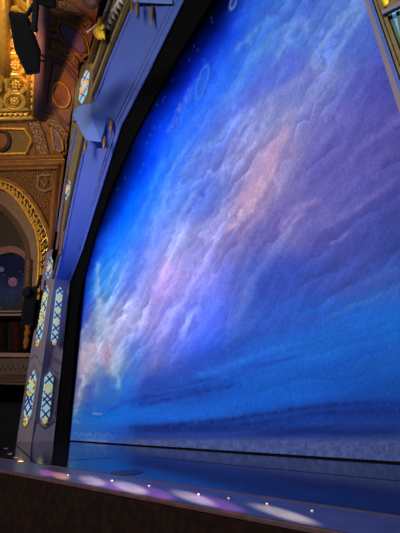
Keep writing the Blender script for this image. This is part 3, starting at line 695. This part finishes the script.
q=MB(); q.prism([WP.at(x,y,.25) for x,y in ((-40,352.5),(30,353),(30,357),(-40,356.5))],-WP.n*.6); bf=MB(); bf.prism([WP.at(x,y,.15) for x,y in ((-40,356),(30,356.5),(28,385),(-40,383))],-WP.n*.5)
bal=bf.build('box_balcony',frieze); tag(bal,'beige balcony front of the lower box with plum leaf frieze','balcony')
q.build('balcony_rail',mauve,bal)
q=MB()
for k in range(8):
    cx=-8+k*5
    for (dx,dy,rx,ry) in ((0,366,1.1,2.6),(-2,368.5,.8,1.6),(2,368.5,.8,1.6)):
        q.prism([WP.at(a,b_,.15) for a,b_ in ell(cx+dx,dy,rx,ry,10,rot=-25 if dx<0 else (25 if dx>0 else 0))],WP.n*.03)
q.build('leaf_frieze',mat('plum leaf',(60,28,28),.6,0,.2,8,.2),bal)
q=MB()
for k in range(26): q.ball(WP.at(-10+k*1.5,378,.16),.035,1)
q.tube([WP.at(-40,375,.16),WP.at(29,375.5,.16)],.02,5); q.tube([WP.at(-40,381,.16),WP.at(28.4,381.5,.16)],.02,5)
q.build('bead_moulding',dbrown,bal,smooth=True)
# cornice
corn=MB()
for y,r in ((157.5,.09),(160.5,.05),(164,.12),(168.5,.06)):
    corn.tube([WP.at(-60,y+2.5,.06),WP.at(64,y-.8,.06)],r,8)
corn.prism([WP.at(x,y,.03) for x,y in ((-60,158),(66,154.5),(66,168),(-60,171))],-WP.n*.15)
struct(corn.build('trim_6',brown))
q=MB()
for k in range(58): q.ball(WP.at(-10+k*1.3,162.6-k*.055,.1),.035,1)
struct(q.build('trim_7',gold))
# shield crest
q=MB(); sh=[(37.5,176),(40,176.5),(43,174.5),(46,176),(50,174.8),(53,175.5),(52.5,181),(53.3,186),(50,190),(45,191.5),(40,189.5),(37.5,187),(38.5,181)]
q.tube([WP.at(x,y,.03) for x,y in sh],.05,6,closed=True); q.tube([WP.at(x,y,.03) for x,y in ((41,180),(45,186),(49,180))],.035,6)
tag(q.build('shield_crest',mat('tan relief',(104,72,38),.55,0,.15,9,.1),smooth=True),'tan plaster shield crest on the brown wall between arch and cornice','ornament')
q=MB()
for cx,cy,s in ((27,180,1),(31,176,-1),(24,176,1),(48,200,1),(44,206,-1),(49,212,1),(33,184,1)):
    pts=[(cx+s*math.cos(t)*(.6+t*.35),cy+math.sin(t)*(.6+t*.35)) for t in np.linspace(0,7,16)]
    q.tube([WP.at(x,y,.02) for x,y in pts],.025,5)
q.build('scroll_relief',brown,wall)
# house column strips right of the wall
for i,(x0,y0,x1,y1,M_) in enumerate([(61,165,52,256,dbrown),(64.5,162,55.5,256,brown),(56,172,50.5,256,brown)]):
    q=MB(); q.tube([WP.at(x0,y0,.05),WP.at(x1,y1,.05)],.11,8); struct(q.build('trim_%d'%(8+i),M_,smooth=True))
# upper planes
Pc=WP.at(30,157)
cove=Plane(Pc,nW*.8+np.array([0,0,-.6]))
Pb=cove.at(20,122)
ceil=Plane(Pb,nW*.38+np.array([0,0,-.93]))
q0=WP.at(66,156); A_=C0+(ceil.at(44,0)-C0)*1.19; n_=np.cross(A_-ceil.at(40,118,-.1),q0-ceil.at(40,118,-.1)); n_*=np.sign(n_@(C0-q0)); vt=Plane(q0,n_)
def piece(pl,pts,off,name,M,thick=.1,par=None,kind=True,bevel=0):
    o=wallpiece(pts,off,name,M,thick,par,pl,bevel=bevel)
    if par is None and kind: struct(o)
    return o
co=piece(cove,[(-60,124),(30,121.5),(46,121),(66,156),(-60,160)],0,'ceiling_cove',brown,.1)
ce=piece(ceil,[(-60,-60),(45,-60),(43.5,0),(39,118),(36,124),(-60,127)],0,'ceiling',gold,.1)
va_=piece(vt,[(44,-60),(114,-60),(100,0),(89.5,48),(79,64),(73,117),(69,160),(60,157),(49,135),(38,119),(43,0)],-.02,'ceiling_vault',rust,.1)
def outl(pl,pts,r,name,M,par,off=.02,seg=6): 
    q=MB(); q.tube([pl.at(x,y,off) for x,y in pts],r,seg,closed=True); return q.build(name,M,par)
# cove details
cp=[(-40,128),(25,129),(31,138),(31,142),(26,153.5),(-40,155)]
piece(cove,cp,.03,'cove_panel',mat('olive gold panel',(98,66,16),.6,.05,.2,12,.4),.05,co); outl(cove,cp,.05,'panel_moulding',gold,co,.05)
outl(cove,ell(0,140.5,9.6,10,24),.07,'roundel_moulding',dbrown,co,.06); piece(cove,ell(0,140.5,9,9.3,24),.05,'roundel',brown,.04,co)
mp=[(26.5,121.5),(38.5,121.5),(44,135),(48.5,153.5),(37,156),(32,135)]
piece(cove,mp,.04,'mosaic_band',mosaic,.05,co); outl(cove,mp,.04,'band_moulding',brown,co,.05)
hp=[(51,127),(57,131),(62,140),(63.5,150),(60,152),(54,149)]
# vault details
def vpanel(pts,M,mould=mauve,r=.045,off=.02):
    piece(vt,pts,off,'vault_panel',M,.05,va_); outl(vt,pts,r,'panel_moulding',mould,va_,off+.02)
def grow(pts,k):
    c=np.mean(np.array(pts,float),0); return [tuple(c+(np.array(p)-c)*k) for p in pts]
h1=[(62,24.5),(69,26),(77,30.5),(84,40),(86,50),(81,54),(71,49),(64,40),(60,30)]
vpanel(h1,plum); outl(vt,grow(h1,1.25),.03,'panel_moulding',gold,va_,.02)
h2=[(54.5,66),(58,64.5),(66,69),(75,82),(73,103),(69,124),(61,119),(50,106),(48.5,101),(51,84)]
vpanel(h2,rust,mauve); outl(vt,ell(61,95,8.5,13,24,rot=-18),.035,'roundel_moulding',gold,va_,.06); outl(vt,grow(h2,1.12),.03,'panel_moulding',brown,va_,.02)
h0=[(78,-8),(97,-8),(95.5,4),(91,6.5),(86,4)]
vpanel(h0,plum); outl(vt,grow(h0,1.3),.03,'panel_moulding',mauve,va_,.02)
vpanel(hp,plum,gold,.035)
def vband(o_,i_):
    P=[tuple(p) for p in smooth_line(o_,4)]+[tuple(p) for p in smooth_line(i_,4)[::-1]]
    piece(vt,P,.025,'mosaic_band',mosaic,.05,va_); outl(vt,P,.035,'band_moulding',brown,va_,.04)
vband([(58,-1),(69,2),(82,11),(92,23)],[(55,8),(64,11),(77,20),(88,32)])
vband([(51.5,40),(60,43.5),(70,51),(78,61)],[(50,50),(57,52.5),(66,59),(76,69.5)])
vband([(41,111),(50,116),(60,124),(68,134)],[(39,119),(48,123.5),(57,131),(66,143)])
for pts in ([(48,33),(60,36),(74,48),(84,62)],[(50,58),(60,62),(70,69),(79,80)],[(44,103),(54,112),(64,121),(73,132)]):
    q=MB(); q.tube([vt.at(x,y,.03) for x,y in smooth_line(pts)],.04,6); q.build('arc_rib',mauve,va_)
q=MB(); q.tube([vt.at(x,y,.05) for x,y in ((47.5,-60),(46,0),(43,60),(40,118))],.12,8); q.tube([ceil.at(x,y,.03) for x,y in ((43,-60),(41.5,0),(40.5,40),(37.5,116))],.16,8); struct(q.build('trim_11',mauve,smooth=True))
# coffered ceiling
COF=[(15,101,9.8,8.3,0),(16.5,84.5,10.2,9.5,1),(15.5,65,10.5,10,1),(14.5,43,11,11,1),(13,19,12,12,1),(34,-8,16,16,1),(-7,104,9,9,0),(-8,86,9,9,1)]
for (cx,cy,rx,ry,o8) in COF:
    ox=ell(cx,cy,rx,ry,24 if not o8 else 8,rot=22.5 if o8 else 0)
    outl(ceil,ox,.07,'coffer_rim',goldb,ce,.06); piece(ceil,grow(ox,.9),.02,'coffer_bed',dbrown,.03,ce)
    outl(ceil,grow(ox,.72),.05,'coffer_ring',gold,ce,.05); 
    q=MB()
    for k in range(8):
        a=k*math.pi/4; q.ball(ceil.at(cx+rx*.33*math.cos(a),cy+ry*.33*math.sin(a),.06),.075 if rx<12 else .09,1)
    q.ball(ceil.at(cx,cy,.08),.08,1); q.build('rosette',goldb,ce,smooth=True)
q=MB()
for pts in ([(5.5,-60),(5.5,74)],[(29.5,-60),(28.5,108)],[(29.3,109),(-60,112)],[(36.8,-60),(33.8,118)],[(34,117.5),(-60,121)]):
    q.tube([ceil.at(x,y,.05) for x,y in pts],.075 if pts[0][0]>6 else .17,8)
q.build('ceiling_rib',goldb,ce,smooth=True)
q=MB()
for k in range(16):  # guilloche border
    y=110-k*7.4; x=31.7+ (110-y)*.014
    q.tube([ceil.at(x-1.6,y,.04),ceil.at(x+1.4,y-2.3,.07),ceil.at(x-1.2,y-4.4,.04)],.05,6)
for k in range(9):
    x=28-k*5.2; q.tube([ceil.at(x,112.6,.04),ceil.at(x-2,115.6,.07),ceil.at(x-3.8,113,.04)],.05,6)
q.build('guilloche_border',goldb,ce,smooth=True)
for c,s in (((25,92),2),((25,76),2.2),((5,93),2),((5,76),2),((26,107),1.8),((24,53),2.3)):
    piece(ceil,[(c[0]-s,c[1]),(c[0],c[1]-s),(c[0]+s,c[1]),(c[0],c[1]+s)],.03,'spandrel_boss',rust,.03,ce)
# ---------------------------------------------------------------- loudspeakers
def speaker(quad,dep,dist,label,name='loudspeaker'):
    pts=[C0+ray(x,y)/np.linalg.norm(ray(x,y))*dist for x,y in quad]
    c=np.mean(pts,0); n=(c-C0)/np.linalg.norm(c-C0); n=n+np.array([0,-.0,.25]); n/=np.linalg.norm(n)
    t=thing(name,label,'loudspeaker',c)
    q=MB(); q.prism(pts,n*dep); q.build('cabinet',blackp,t,bevel=.02)
    q=MB(); g=[c+(p-c)*.86-n*.012 for p in pts]; q.prism(g,n*.01); q.build('grille',mat('black mesh grille',(5,5,5),.9,0,.3,60,.3,spec=.1),t)
    return t,pts,n,c
t,pts,n,c=speaker([(8,12.5),(27,15),(41,54),(40,73.5),(26.5,75.5),(14.5,50)],.45,11.2,'large black loudspeaker array tilted under the coffered gold ceiling')
q=MB(); top=C0+ray(33,-30)/np.linalg.norm(ray(33,-30))*11.2
q.tube([pts[1],C0+ray(37,0)/np.linalg.norm(ray(37,0))*11.25],.05,6); q.tube([C0+ray(x,y)/np.linalg.norm(ray(x,y))*11.2 for x,y in ((40,54),(46,58),(44,61),(40,60.5))],.025,6); q.tube([C0+ray(x,y)/np.linalg.norm(ray(x,y))*11.2 for x,y in ((30,28.5),(38,28.5))],.05,6); q.tube([C0+ray(x,y)/np.linalg.norm(ray(x,y))*11.2 for x,y in ((34,32),(36,4),(37,-15))],.07,6)
q.build('rigging_bracket',blackp,t)
speaker([(26,-20),(58,-20),(56,7),(54,9.5),(44,7),(36,3)],.45,10.1,'black loudspeaker cut off by the top edge above the tilted array')
t,pts,n,c=speaker([(26,289),(37.5,287.5),(36.5,300),(33,326),(20.5,325),(22,308)],.3,11.7,'black loudspeaker hung beside the taupe tower and the planet mural')
q=MB(); q.ball(c+(pts[0]-c)*.8,.16,2,(1,.6,1)); q.tube([pts[1],pts[1]+np.array([-.1,.1,.35])],.05,6); q.build('mounting_bracket',blackp,t)
# ---------------------------------------------------------------- lights
def look(o,t):
    d=Vector([float(v) for v in t])-o.location; o.rotation_euler=d.to_track_quat('-Z','Y').to_euler()
def area(name,loc,tgt,e,sx,sy,c,spread=180):
    l=bpy.data.lights.new(name,'AREA'); l.energy=e; l.shape='RECTANGLE'; l.size=sx; l.size_y=sy; l.color=c; l.spread=math.radians(spread)
    o=bpy.data.objects.new(name,l); COL.objects.link(o); o.location=V(loc); look(o,tgt); return o
def spot(name,loc,tgt,e,ang_,c,blend=.5,r=.05):
    l=bpy.data.lights.new(name,'SPOT'); l.energy=e; l.spot_size=math.radians(ang_); l.spot_blend=blend; l.color=c; l.shadow_soft_size=r
    o=bpy.data.objects.new(name,l); COL.objects.link(o); o.location=V(loc); look(o,tgt); return o
area('curtain_wash_high',(-4.2,-9,7),(-4.6,6,5.2),1500,5,1.2,(1,.98,.98),110)
area('low_blue_fill',(-5,3.4,.12),(-5.2,6,4.5),12,9,.1,(.35,.5,1),150)  # added unseen strip, washes curtain and soffit blue from below
area('portal_blue',(-3,4.3,.25),(-9.2,5.5,7),85,.3,.3,(.2,.35,1),60)
spot('vault_warm_fill',(-8.3,1.6,7.9),vt.at(68,62),1150,38,(1,.6,.38),.8,.2)  # added lamp out of view, only there to lift the shaded vault
area('house_warm',(-8.2,0,7.8),ceil.at(-8,5),42,1.5,1.5,(1,.68,.3),140)
w=bpy.data.worlds.new('world'); sc.world=w; w.use_nodes=True; w.node_tree.nodes['Background'].inputs[0].default_value=(.05,.05,.08,1); w.node_tree.nodes['Background'].inputs[1].default_value=.25
def pool(px_,py_,c,e,ang_=5,off=(2.6,-1.0,.75)):
    t=PZ(px_,py_); spot('apron_spot',t+np.array(off),t,e,ang_,c,.9,.02)
for (x,y,c,e,a) in [(47,473,(1,.2,.45),1100,4),(61,476,(1,.5,.15),1800,4),(93,481,(1,.72,.4),1500,5),(112,485,(1,.3,.6),600,5),(131,488,(1,.8,.42),1700,5),(155,492.5,(1,.25,.6),600,5),(194,498,(1,.85,.42),1500,4.5),(217,503,(1,.25,.65),500,5),(284,514,(1,.85,.34),1600,4.2)]:
    pool(x,y,c,e*9,a)
for (x,y,e) in [(6,448.5,1200),(10,454,1500),(16,457.5,1500),(21,461,1200)]:
    pool(x,y,(1,.62,.3),e*90,1.6)
sc.view_settings.view_transform='Standard'; sc.view_settings.look='None'; sc.view_settings.exposure=0; sc.view_settings.gamma=1
